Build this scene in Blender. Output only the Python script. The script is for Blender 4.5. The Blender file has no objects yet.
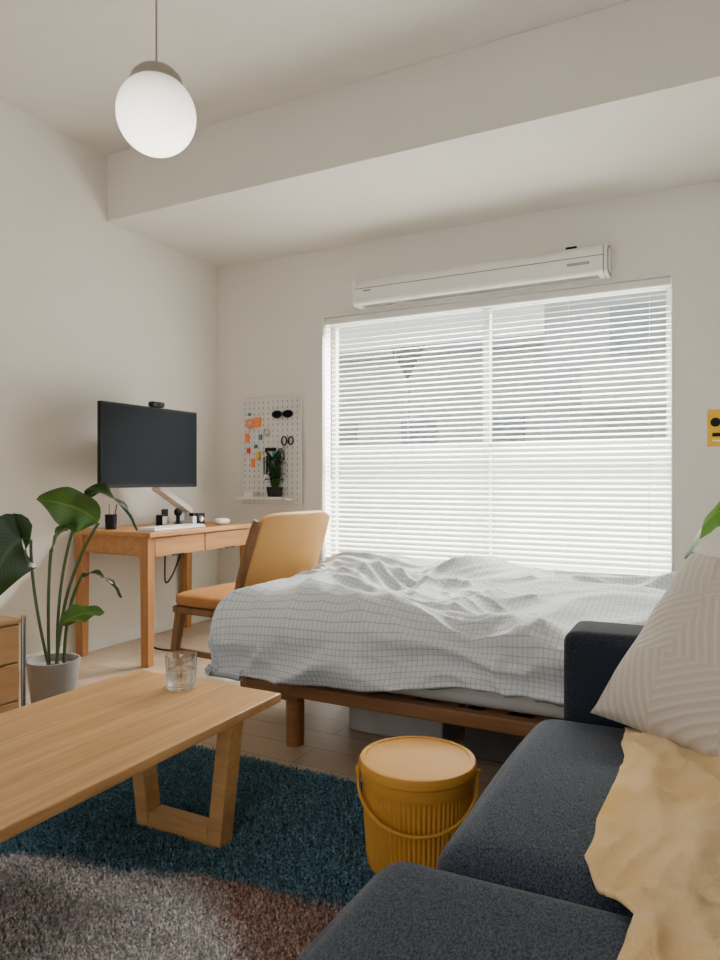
import bpy, bmesh, math, random
from math import sin, cos, pi, radians, sqrt
from mathutils import Vector, Matrix, noise
random.seed(4)
S = bpy.context.scene
COL = S.collection

# ---------------------------------------------------------------- materials
def nt(name):
    m = bpy.data.materials.new(name); m.use_nodes = True
    t = m.node_tree; b = t.nodes['Principled BSDF']
    return m, t, b
def N(t, typ, **kw):
    n = t.nodes.new(typ)
    for k, v in kw.items(): setattr(n, k, v)
    return n
def mat(name, col, rough=.6, metal=0., var=.0, nscale=8., bump=0., bscale=200., trans=0., emis=0., spec=.5, sheen=0., ior=1.45):
    m, t, b = nt(name)
    b.inputs['Base Color'].default_value = (*col, 1)
    b.inputs['Roughness'].default_value = rough
    b.inputs['Metallic'].default_value = metal
    b.inputs['Specular IOR Level'].default_value = spec
    b.inputs['Sheen Weight'].default_value = sheen
    b.inputs['IOR'].default_value = ior
    b.inputs['Transmission Weight'].default_value = trans
    if emis:
        b.inputs['Emission Color'].default_value = (*col, 1); b.inputs['Emission Strength'].default_value = emis
    tc = N(t, 'ShaderNodeTexCoord')
    n = N(t, 'ShaderNodeTexNoise'); n.inputs['Scale'].default_value = nscale; n.inputs['Detail'].default_value = 4
    t.links.new(tc.outputs['Object'], n.inputs['Vector'])
    r = N(t, 'ShaderNodeValToRGB')
    v = max(var, .02)
    r.color_ramp.elements[0].position = .3; r.color_ramp.elements[1].position = .7
    r.color_ramp.elements[0].color = (*[c*(1-v) for c in col], 1)
    r.color_ramp.elements[1].color = (*[min(1, c*(1+v)) for c in col], 1)
    t.links.new(n.outputs['Fac'], r.inputs['Fac']); t.links.new(r.outputs['Color'], b.inputs['Base Color'])
    if bump:
        n2 = N(t, 'ShaderNodeTexNoise'); n2.inputs['Scale'].default_value = bscale; n2.inputs['Detail'].default_value = 3
        t.links.new(tc.outputs['Object'], n2.inputs['Vector'])
        bp = N(t, 'ShaderNodeBump'); bp.inputs['Strength'].default_value = bump; bp.inputs['Distance'].default_value = .004
        t.links.new(n2.outputs['Fac'], bp.inputs['Height']); t.links.new(bp.outputs['Normal'], b.inputs['Normal'])
    return m
def wood(name, c1, c2, axis='Y', scale=6., rough=.45, stretch=14.):
    m, t, b = nt(name)
    tc = N(t, 'ShaderNodeTexCoord'); mp = N(t, 'ShaderNodeMapping')
    s = [stretch]*3; s['XYZ'.index(axis)] = 1.
    mp.inputs['Scale'].default_value = s
    t.links.new(tc.outputs['Object'], mp.inputs['Vector'])
    n = N(t, 'ShaderNodeTexNoise'); n.inputs['Scale'].default_value = scale*.35; n.inputs['Detail'].default_value = 8
    n.inputs['Roughness'].default_value = .65; n.inputs['Distortion'].default_value = .6
    t.links.new(mp.outputs['Vector'], n.inputs['Vector'])
    r = N(t, 'ShaderNodeValToRGB')
    r.color_ramp.elements[0].position = .32; r.color_ramp.elements[1].position = .68
    r.color_ramp.elements[0].color = (*c1, 1); r.color_ramp.elements[1].color = (*c2, 1)
    t.links.new(n.outputs['Fac'], r.inputs['Fac']); t.links.new(r.outputs['Color'], b.inputs['Base Color'])
    b.inputs['Roughness'].default_value = rough
    bp = N(t, 'ShaderNodeBump'); bp.inputs['Strength'].default_value = .12; bp.inputs['Distance'].default_value = .002
    t.links.new(n.outputs['Fac'], bp.inputs['Height']); t.links.new(bp.outputs['Normal'], b.inputs['Normal'])
    return m

M_wall = mat('wall_paint', (.77, .735, .68), .85, var=.015, nscale=2, bump=.25, bscale=260)
M_ceil = mat('ceiling_paint', (.76, .725, .67), .9, var=.015, bump=.2, bscale=200)
M_trim = mat('trim_white', (.78, .77, .74), .5)
M_oak = wood('oak_light', (.42, .22, .075), (.68, .40, .17), 'Y', rough=.33, stretch=20.)
M_oakx = wood('oak_light_x', (.42, .22, .075), (.60, .34, .13), 'X')
M_desk = wood('desk_wood', (.38, .16, .045), (.54, .26, .08), 'Y')
M_deskz = wood('desk_wood_leg', (.34, .14, .04), (.50, .235, .075), 'Z')
M_bed = wood('bed_wood', (.24, .10, .035), (.34, .16, .06), 'X')
M_chairw = wood('chair_wood', (.15, .06, .02), (.25, .11, .035), 'Z')
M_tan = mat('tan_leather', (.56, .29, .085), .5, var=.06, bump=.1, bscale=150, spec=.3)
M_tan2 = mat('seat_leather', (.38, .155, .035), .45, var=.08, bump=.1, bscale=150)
M_black = mat('black_plastic', (.012, .012, .014), .45, spec=.2)
M_screen = mat('screen_glass', (.006, .009, .014), .45, spec=.08)
M_white = mat('white_plastic', (.80, .79, .75), .35)
M_metal = mat('chrome', (.6, .6, .6), .25, metal=1)
M_must = mat('mustard_plastic', (.55, .27, .045), .6, var=.03, spec=.18)
M_pot = mat('grey_pot', (.34, .33, .31), .6, var=.06, bump=.2, bscale=60)
M_soil = mat('soil', (.05, .035, .02), .95, var=.3, bump=.8, bscale=60)
M_mattress = mat('mattress_fabric', (.72, .71, .69), .9, var=.03, bump=.2)
M_boxp = mat('storage_plastic', (.45, .44, .43), .4, var=.1)
M_boxd = mat('storage_fabric', (.10, .09, .09), .8, var=.1)

# floor: planks
def floor_mat():
    m, t, b = nt('floor_wood')
    tc = N(t, 'ShaderNodeTexCoord')
    br = N(t, 'ShaderNodeTexBrick'); br.offset = .37
    br.inputs['Scale'].default_value = 1; br.inputs['Brick Width'].default_value = 1.2; br.inputs['Row Height'].default_value = .15
    br.inputs['Mortar Size'].default_value = .0018
    br.inputs['Color1'].default_value = (.42, .30, .19, 1); br.inputs['Color2'].default_value = (.50, .37, .25, 1)
    br.inputs['Mortar'].default_value = (.2, .13, .08, 1)
    t.links.new(tc.outputs['Object'], br.inputs['Vector'])
    mp = N(t, 'ShaderNodeMapping'); mp.inputs['Scale'].default_value = (1, 16, 1); t.links.new(tc.outputs['Object'], mp.inputs['Vector'])
    n = N(t, 'ShaderNodeTexNoise'); n.inputs['Scale'].default_value = 3; n.inputs['Detail'].default_value = 7; t.links.new(mp.outputs['Vector'], n.inputs['Vector'])
    mx = N(t, 'ShaderNodeMix', data_type='RGBA', blend_type='MULTIPLY'); mx.inputs['Factor'].default_value = .35
    t.links.new(br.outputs['Color'], mx.inputs['A']); t.links.new(n.outputs['Color'], mx.inputs['B'])
    g = N(t, 'ShaderNodeHueSaturation'); g.inputs['Value'].default_value = 1.25; g.inputs['Saturation'].default_value = .9
    t.links.new(mx.outputs['Result'], g.inputs['Color']); t.links.new(g.outputs['Color'], b.inputs['Base Color'])
    b.inputs['Roughness'].default_value = .38
    return m
M_floor = floor_mat()

def fabric(name, c1, c2, scale=260., bump=.4, rough=.95, sheen=.1):
    m, t, b = nt(name)
    tc = N(t, 'ShaderNodeTexCoord')
    mp = N(t, 'ShaderNodeMapping'); mp.inputs['Scale'].default_value = (1, .4, 1)
    t.links.new(tc.outputs['Object'], mp.inputs['Vector'])
    n = N(t, 'ShaderNodeTexNoise'); n.inputs['Scale'].default_value = scale; n.inputs['Detail'].default_value = 2
    t.links.new(mp.outputs['Vector'], n.inputs['Vector'])
    r = N(t, 'ShaderNodeValToRGB'); r.color_ramp.elements[0].position = .34; r.color_ramp.elements[1].position = .66
    r.color_ramp.elements[0].color = (*c1, 1); r.color_ramp.elements[1].color = (*c2, 1)
    t.links.new(n.outputs['Fac'], r.inputs['Fac']); t.links.new(r.outputs['Color'], b.inputs['Base Color'])
    bp = N(t, 'ShaderNodeBump'); bp.inputs['Strength'].default_value = bump; bp.inputs['Distance'].default_value = .0015
    t.links.new(n.outputs['Fac'], bp.inputs['Height']); t.links.new(bp.outputs['Normal'], b.inputs['Normal'])
    b.inputs['Roughness'].default_value = rough; b.inputs['Sheen Weight'].default_value = sheen
    b.inputs['Specular IOR Level'].default_value = .2
    return m
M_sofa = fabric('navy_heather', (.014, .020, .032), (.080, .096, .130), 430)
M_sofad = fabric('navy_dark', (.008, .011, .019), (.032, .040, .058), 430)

def duvet_mat():
    m, t, b = nt('grid_cotton')
    uv = N(t, 'ShaderNodeUVMap'); sp = N(t, 'ShaderNodeSeparateXYZ'); t.links.new(uv.outputs['UV'], sp.inputs['Vector'])
    outs = []
    for ax in 'XY':
        a = N(t, 'ShaderNodeMath', operation='MULTIPLY'); a.inputs[1].default_value = 1/.0165
        t.links.new(sp.outputs[ax], a.inputs[0])
        f = N(t, 'ShaderNodeMath', operation='FRACT'); t.links.new(a.outputs[0], f.inputs[0])
        l = N(t, 'ShaderNodeMath', operation='LESS_THAN'); l.inputs[1].default_value = .14; t.links.new(f.outputs[0], l.inputs[0])
        outs.append(l)
    mx = N(t, 'ShaderNodeMath', operation='MAXIMUM'); t.links.new(outs[0].outputs[0], mx.inputs[0]); t.links.new(outs[1].outputs[0], mx.inputs[1])
    mc = N(t, 'ShaderNodeMix', data_type='RGBA')
    mc.inputs['A'].default_value = (.66, .685, .70, 1); mc.inputs['B'].default_value = (.42, .455, .49, 1)
    t.links.new(mx.outputs[0], mc.inputs['Factor']); t.links.new(mc.outputs['Result'], b.inputs['Base Color'])
    b.inputs['Roughness'].default_value = .9; b.inputs['Sheen Weight'].default_value = .1
    tc = N(t, 'ShaderNodeTexCoord')
    n = N(t, 'ShaderNodeTexNoise'); n.inputs['Scale'].default_value = 16; n.inputs['Detail'].default_value = 4; n.inputs['Distortion'].default_value = 1.
    t.links.new(tc.outputs['Object'], n.inputs['Vector'])
    bp = N(t, 'ShaderNodeBump'); bp.inputs['Strength'].default_value = .45; bp.inputs['Distance'].default_value = .014
    t.links.new(n.outputs['Fac'], bp.inputs['Height']); t.links.new(bp.outputs['Normal'], b.inputs['Normal'])
    return m
M_duvet = duvet_mat()

def cushion_mat():
    m, t, b = nt('cushion_chevron')
    uv = N(t, 'ShaderNodeUVMap'); sp = N(t, 'ShaderNodeSeparateXYZ'); t.links.new(uv.outputs['UV'], sp.inputs['Vector'])
    def MA(op, a, bb=None, v=None):
        n = N(t, 'ShaderNodeMath', operation=op); t.links.new(a, n.inputs[0])
        if bb is not None: t.links.new(bb, n.inputs[1])
        if v is not None: n.inputs[1].default_value = v
        return n.outputs[0]
    X = MA('MULTIPLY', sp.outputs['X'], v=3.0); Y = MA('MULTIPLY', sp.outputs['Y'], v=3.0)
    ck = MA('MODULO', MA('ADD', MA('FLOOR', X), MA('FLOOR', Y)), v=2.0)
    d1 = MA('ADD', MA('MULTIPLY', X, v=1.0), MA('MULTIPLY', Y, v=.5)); d2 = MA('SUBTRACT', MA('MULTIPLY', X, v=.5), Y)
    w1 = MA('SINE', MA('MULTIPLY', d1, v=46.)); w2 = MA('SINE', MA('MULTIPLY', d2, v=46.))
    mx = N(t, 'ShaderNodeMix', data_type='FLOAT'); t.links.new(ck, mx.inputs['Factor']); t.links.new(w1, mx.inputs['A']); t.links.new(w2, mx.inputs['B'])
    r = N(t, 'ShaderNodeValToRGB'); r.color_ramp.elements[0].position = .1; r.color_ramp.elements[1].position = .95
    r.color_ramp.elements[0].color = (.58, .52, .455, 1); r.color_ramp.elements[1].color = (.66, .61, .54, 1)
    t.links.new(mx.outputs['Result'], r.inputs['Fac']); t.links.new(r.outputs['Color'], b.inputs['Base Color'])
    bp = N(t, 'ShaderNodeBump'); bp.inputs['Strength'].default_value = .4; bp.inputs['Distance'].default_value = .003
    t.links.new(mx.outputs['Result'], bp.inputs['Height']); t.links.new(bp.outputs['Normal'], b.inputs['Normal'])
    b.inputs['Roughness'].default_value = .9
    return m
M_cush = cushion_mat()

def blanket_mat():
    m, t, b = nt('cream_towel_cotton')
    uv = N(t, 'ShaderNodeUVMap')
    n = N(t, 'ShaderNodeTexNoise'); n.inputs['Scale'].default_value = 3.2; n.inputs['Detail'].default_value = 3; n.inputs['Distortion'].default_value = .5
    t.links.new(uv.outputs['UV'], n.inputs['Vector'])
    r = N(t, 'ShaderNodeValToRGB'); e = r.color_ramp.elements
    e[0].position = .40; e[0].color = (.86, .63, .35, 1); e[1].position = .56; e[1].color = (.86, .57, .25, 1)
    x = e.new(.63); x.color = (.85, .43, .04, 1)
    t.links.new(n.outputs['Fac'], r.inputs['Fac']); t.links.new(r.outputs['Color'], b.inputs['Base Color'])
    tc = N(t, 'ShaderNodeTexCoord')
    n2 = N(t, 'ShaderNodeTexNoise'); n2.inputs['Scale'].default_value = 220; t.links.new(tc.outputs['Object'], n2.inputs['Vector'])
    bp = N(t, 'ShaderNodeBump'); bp.inputs['Strength'].default_value = .8; bp.inputs['Distance'].default_value = .005
    t.links.new(n2.outputs['Fac'], bp.inputs['Height']); t.links.new(bp.outputs['Normal'], b.inputs['Normal'])
    b.inputs['Roughness'].default_value = .95; b.inputs['Sheen Weight'].default_value = .1
    return m
M_blanket = blanket_mat()

def rug_mat():
    m, t, b = nt('shag_wool')
    tc = N(t, 'ShaderNodeTexCoord')
    nz = N(t, 'ShaderNodeTexNoise'); nz.inputs['Scale'].default_value = 3.; nz.inputs['Detail'].default_value = 5
    t.links.new(tc.outputs['Object'], nz.inputs['Vector'])
    sb = N(t, 'ShaderNodeVectorMath', operation='SUBTRACT'); sb.inputs[1].default_value = (.5, .5, .5); t.links.new(nz.outputs['Color'], sb.inputs[0])
    sc = N(t, 'ShaderNodeVectorMath', operation='SCALE'); sc.inputs['Scale'].default_value = .25; t.links.new(sb.outputs[0], sc.inputs[0])
    ad = N(t, 'ShaderNodeVectorMath', operation='ADD'); t.links.new(tc.outputs['Object'], ad.inputs[0]); t.links.new(sc.outputs[0], ad.inputs[1])
    def lin(a, bb, c, w):
        d = N(t, 'ShaderNodeVectorMath', operation='DOT_PRODUCT'); d.inputs[1].default_value = (a, bb, 0); t.links.new(ad.outputs[0], d.inputs[0])
        mr = N(t, 'ShaderNodeMapRange'); mr.inputs['From Min'].default_value = c-w; mr.inputs['From Max'].default_value = c+w
        t.links.new(d.outputs['Value'], mr.inputs['Value']); return mr.outputs['Result']
    teal = lin(-.27, 1, .745, .02)
    brown = lin(.507, .862, 2.20, .05)
    light = N(t, 'ShaderNodeTexNoise'); light.inputs['Scale'].default_value = 150; light.inputs['Detail'].default_value = 2; t.links.new(tc.outputs['Object'], light.inputs['Vector'])
    def ramp(c1, c2):
        r = N(t, 'ShaderNodeValToRGB'); r.color_ramp.elements[0].position = .38; r.color_ramp.elements[1].position = .64
        r.color_ramp.elements[0].color = (*c1, 1); r.color_ramp.elements[1].color = (*c2, 1); t.links.new(light.outputs['Fac'], r.inputs['Fac']); return r.outputs['Color']
    ct = ramp((.030, .075, .110), (.19, .37, .46)); cg = ramp((.36, .33, .325), (.92, .88, .87)); cb = ramp((.20, .12, .10), (.62, .42, .36))
    m1 = N(t, 'ShaderNodeMix', data_type='RGBA'); t.links.new(brown, m1.inputs['Factor']); t.links.new(cg, m1.inputs['A']); t.links.new(cb, m1.inputs['B'])
    m2 = N(t, 'ShaderNodeMix', data_type='RGBA'); t.links.new(teal, m2.inputs['Factor']); t.links.new(m1.outputs['Result'], m2.inputs['A']); t.links.new(ct, m2.inputs['B'])
    t.links.new(m2.outputs['Result'], b.inputs['Base Color']); b.inputs['Roughness'].default_value = .9; b.inputs['Specular IOR Level'].default_value = .2
    return m
M_rug = rug_mat()

def leaf_mat(name, c1, c2):
    m, t, b = nt(name)
    uv = N(t, 'ShaderNodeUVMap'); sp = N(t, 'ShaderNodeSeparateXYZ'); t.links.new(uv.outputs['UV'], sp.inputs['Vector'])
    a = N(t, 'ShaderNodeMath', operation='SUBTRACT'); a.inputs[1].default_value = .5; t.links.new(sp.outputs['Y'], a.inputs[0])
    ab = N(t, 'ShaderNodeMath', operation='ABSOLUTE'); t.links.new(a.outputs[0], ab.inputs[0])
    s = N(t, 'ShaderNodeMath', operation='MULTIPLY_ADD'); s.inputs[1].default_value = -.6; t.links.new(ab.outputs[0], s.inputs[0]); t.links.new(sp.outputs['X'], s.inputs[2])
    k = N(t, 'ShaderNodeMath', operation='MULTIPLY'); k.inputs[1].default_value = 120; t.links.new(s.outputs[0], k.inputs[0])
    si = N(t, 'ShaderNodeMath', operation='SINE'); t.links.new(k.outputs[0], si.inputs[0])
    r = N(t, 'ShaderNodeValToRGB'); r.color_ramp.elements[0].color = (*c1, 1); r.color_ramp.elements[1].color = (*c2, 1); r.color_ramp.elements[0].position = .1
    t.links.new(si.outputs[0], r.inputs['Fac'])
    mid = N(t, 'ShaderNodeMath', operation='LESS_THAN'); mid.inputs[1].default_value = .03; t.links.new(ab.outputs[0], mid.inputs[0])
    mx = N(t, 'ShaderNodeMix', data_type='RGBA'); t.links.new(mid.outputs[0], mx.inputs['Factor']); t.links.new(r.outputs['Color'], mx.inputs['A']); mx.inputs['B'].default_value = (c2[0]*1.8, c2[1]*1.6, c2[2]*1.5, 1)
    t.links.new(mx.outputs['Result'], b.inputs['Base Color']); b.inputs['Roughness'].default_value = .32
    tr = N(t, 'ShaderNodeBsdfTranslucent'); tr.inputs['Color'].default_value = (c2[0]*2, c2[1]*2, c2[2], 1)
    ms = N(t, 'ShaderNodeMixShader'); ms.inputs[0].default_value = .2
    t.links.new(b.outputs[0], ms.inputs[1]); t.links.new(tr.outputs[0], ms.inputs[2]); t.links.new(ms.outputs[0], t.nodes['Material Output'].inputs['Surface'])
    return m
M_leaf = leaf_mat('leaf_green', (.028, .075, .018), (.055, .125, .03))
M_leafd = leaf_mat('leaf_dark', (.010, .030, .012), (.018, .048, .018))
M_stem = mat('stem_green', (.07, .11, .04), .5, var=.1)

def slat_mat():
    m, t, b = nt('blind_slat')
    b.inputs['Roughness'].default_value = .5
    tc = N(t, 'ShaderNodeTexCoord'); n = N(t, 'ShaderNodeTexNoise'); n.inputs['Scale'].default_value = 3; t.links.new(tc.outputs['Object'], n.inputs['Vector'])
    r = N(t, 'ShaderNodeValToRGB'); r.color_ramp.elements[0].color = (.70, .70, .67, 1); r.color_ramp.elements[1].color = (.76, .76, .73, 1)
    t.links.new(n.outputs['Fac'], r.inputs['Fac']); t.links.new(r.outputs['Color'], b.inputs['Base Color'])
    tr = N(t, 'ShaderNodeBsdfTranslucent'); tr.inputs['Color'].default_value = (.8, .79, .76, 1)
    ms = N(t, 'ShaderNodeMixShader'); ms.inputs[0].default_value = .22
    t.links.new(b.outputs[0], ms.inputs[1]); t.links.new(tr.outputs[0], ms.inputs[2]); t.links.new(ms.outputs[0], t.nodes['Material Output'].inputs['Surface'])
    return m
M_slat = slat_mat()
def glasspane():
    m, t, b = nt('window_glass')
    tr = N(t, 'ShaderNodeBsdfTransparent'); tr.inputs['Color'].default_value = (.96, .98, .98, 1)
    b.inputs['Roughness'].default_value = .05
    ms = N(t, 'ShaderNodeMixShader'); ms.inputs[0].default_value = .03
    t.links.new(tr.outputs[0], ms.inputs[1]); t.links.new(b.outputs[0], ms.inputs[2]); t.links.new(ms.outputs[0], t.nodes['Material Output'].inputs['Surface'])
    return m
M_pane = glasspane()
M_alu = mat('aluminium_frame', (.40, .40, .39), .4, metal=.2)

# ---------------------------------------------------------------- helpers
def obj(name, verts, faces, m=None, smooth=False, uvs=None):
    me = bpy.data.meshes.new(name); me.from_pydata([tuple(v) for v in verts], [], faces); me.update()
    o = bpy.data.objects.new(name, me); COL.objects.link(o)
    if m: me.materials.append(m)
    if smooth: me.polygons.foreach_set('use_smooth', [True]*len(me.polygons))
    if uvs:
        ul = me.uv_layers.new(name='UVMap')
        for l in me.loops: ul.data[l.index].uv = uvs[l.vertex_index]
    return o
def box(name, lo, hi, m, bev=0., seg=2):
    lo = Vector(lo); hi = Vector(hi); c = (lo+hi)/2; h = (hi-lo)/2
    vs = [(sx*h.x, sy*h.y, sz*h.z) for sx in (-1, 1) for sy in (-1, 1) for sz in (-1, 1)]
    fs = [(0,1,3,2),(4,6,7,5),(0,4,5,1),(2,3,7,6),(0,2,6,4),(1,5,7,3)]
    o = obj(name, vs, fs, m); o.location = c
    if bev:
        md = o.modifiers.new('b', 'BEVEL'); md.width = bev; md.segments = seg
        o.data.polygons.foreach_set('use_smooth', [True]*6)
        wn = o.modifiers.new('wn', 'WEIGHTED_NORMAL')
    return o
def multibox(name, boxes, m):
    vs = []; fs = []
    for lo, hi in boxes:
        k = len(vs)
        vs += [(x, y, z) for x in (lo[0], hi[0]) for y in (lo[1], hi[1]) for z in (lo[2], hi[2])]
        fs += [tuple(k+i for i in f) for f in [(0,1,3,2),(4,6,7,5),(0,4,5,1),(2,3,7,6),(0,2,6,4),(1,5,7,3)]]
    return obj(name, vs, fs, m)
def prism(name, A, B, wa, wb, m, up=(0,0,1), bev=.003):
    A = Vector(A); B = Vector(B); d = (B-A).normalized(); up = Vector(up)
    if abs(d.dot(up)) > .95: up = Vector((0, 1, 0))
    s = d.cross(up).normalized(); q = s.cross(d).normalized()
    vs = []
    for P, w in ((A, wa), (B, wb)):
        for i, j in ((-1,-1),(1,-1),(1,1),(-1,1)):
            vs.append(P + s*i*w[0]/2 + q*j*w[1]/2)
    c = sum(vs, Vector())/8; vs = [v-c for v in vs]
    o = obj(name, vs, [(3,2,1,0),(4,5,6,7),(0,1,5,4),(1,2,6,5),(2,3,7,6),(3,0,4,7)], m); o.location = c
    if bev:
        md = o.modifiers.new('b', 'BEVEL'); md.width = bev; md.segments = 2
    return o
def lathe(name, prof, loc, m, seg=64, rib=None, caps=True):
    vs = []; fs = []
    for r, z in prof:
        for i in range(seg):
            a = 2*pi*i/seg; rr = r
            if rib and rib[2] <= z <= rib[3]: rr = r + rib[1]*cos(a*rib[0])
            vs.append((rr*cos(a), rr*sin(a), z))
    for j in range(len(prof)-1):
        for i in range(seg):
            k = (i+1) % seg
            fs.append((j*seg+i, j*seg+k, (j+1)*seg+k, (j+1)*seg+i))
    if caps:
        fs.append(tuple(reversed(range(seg)))); n = (len(prof)-1)*seg; fs.append(tuple(n+i for i in range(seg)))
    o = obj(name, vs, fs, m, True); o.location = loc
    md = o.modifiers.new('e', 'EDGE_SPLIT'); md.split_angle = radians(40)
    return o
def tube(name, pts, r, m, cyclic=False, smooth=True):
    cu = bpy.data.curves.new(name, 'CURVE'); cu.dimensions = '3D'; cu.bevel_depth = r; cu.bevel_resolution = 4; cu.resolution_u = 10
    sp = cu.splines.new('NURBS' if smooth and len(pts) > 2 else 'POLY'); sp.points.add(len(pts)-1)
    for p, q in zip(sp.points, pts): p.co = (*q, 1)
    if sp.type == 'NURBS': sp.order_u = 3; sp.use_endpoint_u = not cyclic
    sp.use_cyclic_u = cyclic; cu.use_fill_caps = True
    cu.materials.append(m)
    o = bpy.data.objects.new(name, cu)
    COL.objects.link(o)
    me = bpy.data.meshes.new_from_object(o.evaluated_get(bpy.context.evaluated_depsgraph_get()))
    bpy.data.objects.remove(o); bpy.data.curves.remove(cu)
    me.name = name
    o = bpy.data.objects.new(name, me); COL.objects.link(o)
    me.polygons.foreach_set('use_smooth', [True]*len(me.polygons))
    return o
def grp(name, loc, objs, rotz=0., rot=None):
    e = bpy.data.objects.new(name, None); COL.objects.link(e); e.empty_display_size = .1
    e.location = loc
    for o in objs:
        o.parent = e; o.matrix_parent_inverse = Matrix.Translation(-Vector(loc))
    e.rotation_euler = rot if rot else (0, 0, rotz)
    return e
def gridmesh(name, f, nu, nv, m, uvf=None, thick=0., closed_u=False):
    vs = []; uvs = []; fs = []
    for i in range(nu+1):
        for j in range(nv+1):
            u = i/nu; v = j/nv; vs.append(f(u, v)); uvs.append(uvf(u, v) if uvf else (u, v))
    for i in range(nu):
        for j in range(nv):
            a = i*(nv+1)+j; fs.append((a, a+nv+1, a+nv+2, a+1))
    o = obj(name, vs, fs, m, True, uvs)
    if thick:
        md = o.modifiers.new('s', 'SOLIDIFY'); md.thickness = thick; md.offset = -1
    return o
def sq(name, c, h, m, e=.35, e2=None, n=40, noiseamp=0., nsc=3., taper=0.):
    e2 = e2 or e
    sp = lambda w, p: math.copysign(abs(w)**p, w)
    def f(u, v):
        th = (u-.5)*pi; ph = (v*2-1)*pi
        x = sp(cos(th), e)*sp(cos(ph), e2); y = sp(cos(th), e)*sp(sin(ph), e2); z = sp(sin(th), e)
        p = Vector((x*h[0], y*h[1], z*h[2]))
        if noiseamp:
            d = noise.noise((p+Vector(c))*nsc)*noiseamp; p += Vector((x, y, z)).normalized()*d
        return p
    o = gridmesh(name, f, n, n*2, m); o.location = c
    bm = bmesh.new(); bm.from_mesh(o.data); bmesh.ops.remove_doubles(bm, verts=bm.verts, dist=.0004); bmesh.ops.recalc_face_normals(bm, faces=bm.faces); bm.to_mesh(o.data); bm.free()
    return o
def softbox(name, lo, hi, m, r=.05, crown=.012, sub=26, amp=.004, nsc=4):
    """upholstered block: rounded box with crowned top and slight noise"""
    lo = Vector(lo); hi = Vector(hi); c = (lo+hi)/2; h = (hi-lo)/2
    bm = bmesh.new(); bmesh.ops.create_cube(bm, size=2.0)
    bmesh.ops.subdivide_edges(bm, edges=bm.edges, cuts=sub, use_grid_fill=True)
    for v in bm.verts:
        n_ = v.co.copy()
        q = Vector([math.copysign(1-(1-abs(k))**1.6, k) for k in n_])
        P = Vector((q.x*h.x, q.y*h.y, q.z*h.z))
        inner = Vector([max(-(h[i]-r), min(h[i]-r, P[i])) for i in range(3)])
        d = P-inner
        if d.length > 1e-9: P = inner + d.normalized()*r
        cr = crown*(1-q.x*q.x)*(1-q.y*q.y)
        P.z += cr if q.z > 0 else 0
        P.x += math.copysign(crown*(1-q.y**2)*(1-q.z**2), q.x) if abs(n_.x) > .999 else 0
        P.y += math.copysign(crown*.5*(1-q.x**2)*(1-q.z**2), q.y) if abs(n_.y) > .999 else 0
        P += q.normalized()*noise.noise((P+c)*nsc)*amp
        v.co = P
    me = bpy.data.meshes.new(name); bm.to_mesh(me); bm.free(); me.materials.append(m)
    me.polygons.foreach_set('use_smooth', [True]*len(me.polygons))
    o = bpy.data.objects.new(name, me); COL.objects.link(o); o.location = c
    return o

# ---------------------------------------------------------------- room
W = 3.85; D = 4.06; H = 2.95; Y0 = -1.6
floor = box('floor', (-.15, Y0, -.1), (W+.15, D+.2, 0), M_floor)
box('ceiling', (-.15, Y0, H), (W+.15, D+.2, H+.15), M_ceil)
box('wall_left', (-.15, Y0, 0), (0, D, H), M_wall)
box('wall_right', (W, Y0, 0), (W+.15, D, H), M_wall)
wx0, wx1, wz0, wz1 = .88, 3.05, .45, 2.10
multibox('wall_back', [((-.15, D, 0), (wx0, D+.2, H)), ((wx1, D, 0), (W+.15, D+.2, H)), ((wx0, D, 0), (wx1, D+.2, wz0)), ((wx0, D, wz1), (wx1, D+.2, H))], M_wall)
box('trim_beam', (0.001, 3.017, 2.555), (W-.001, D-.001, H-.001), M_wall)
box('baseboard_left', (0, Y0, 0), (.012, D-.001, .07), M_trim, .002)
box('baseboard_back', (.013, D-.012, 0), (W-.013, D, .07), M_trim, .002)
box('baseboard_right', (W-.012, Y0, 0), (W, D-.001, .07), M_trim, .002)

# window
fr = []
y0, y1 = D+.12, D+.17
cx = 1.99
for n, lo, hi in (('frame_left', (wx0, y0, wz0), (wx0+.04, y1, wz1)), ('frame_right', (wx1-.04, y0, wz0), (wx1, y1, wz1)),
                  ('frame_top', (wx0+.04, y0, wz1-.04), (wx1-.04, y1, wz1)), ('frame_bottom', (wx0+.04, y0, wz0), (wx1-.04, y1, wz0+.04)),
                  ('stile', (cx-.02, y0-.01, wz0+.04), (cx+.02, y1, wz1-.04)),
                  ('transom_left', (wx0+.04, y0, 1.195), (cx-.02, y1-.01, 1.23)), ('transom_right', (cx+.02, y0, 1.195), (wx1-.04, y1-.01, 1.23))):
    fr.append(box(n, lo, hi, M_alu, .003))
fr.append(box('glass_pane', (wx0+.04, y0+.02, wz0+.04), (wx1-.04, y0+.024, wz1-.04), M_pane))
fr.append(multibox('reveal_lining', [((wx0, D-.004, wz0), (wx0+.008, y0, wz1)), ((wx1-.008, D-.004, wz0), (wx1, y0, wz1)), ((wx0, D-.004, wz1-.008), (wx1, y0, wz1)), ((wx0, D-.03, wz0-.02), (wx1, y0, wz0+.008))], M_trim))
grp('window_1', (cx, y0, wz0), fr)

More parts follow.
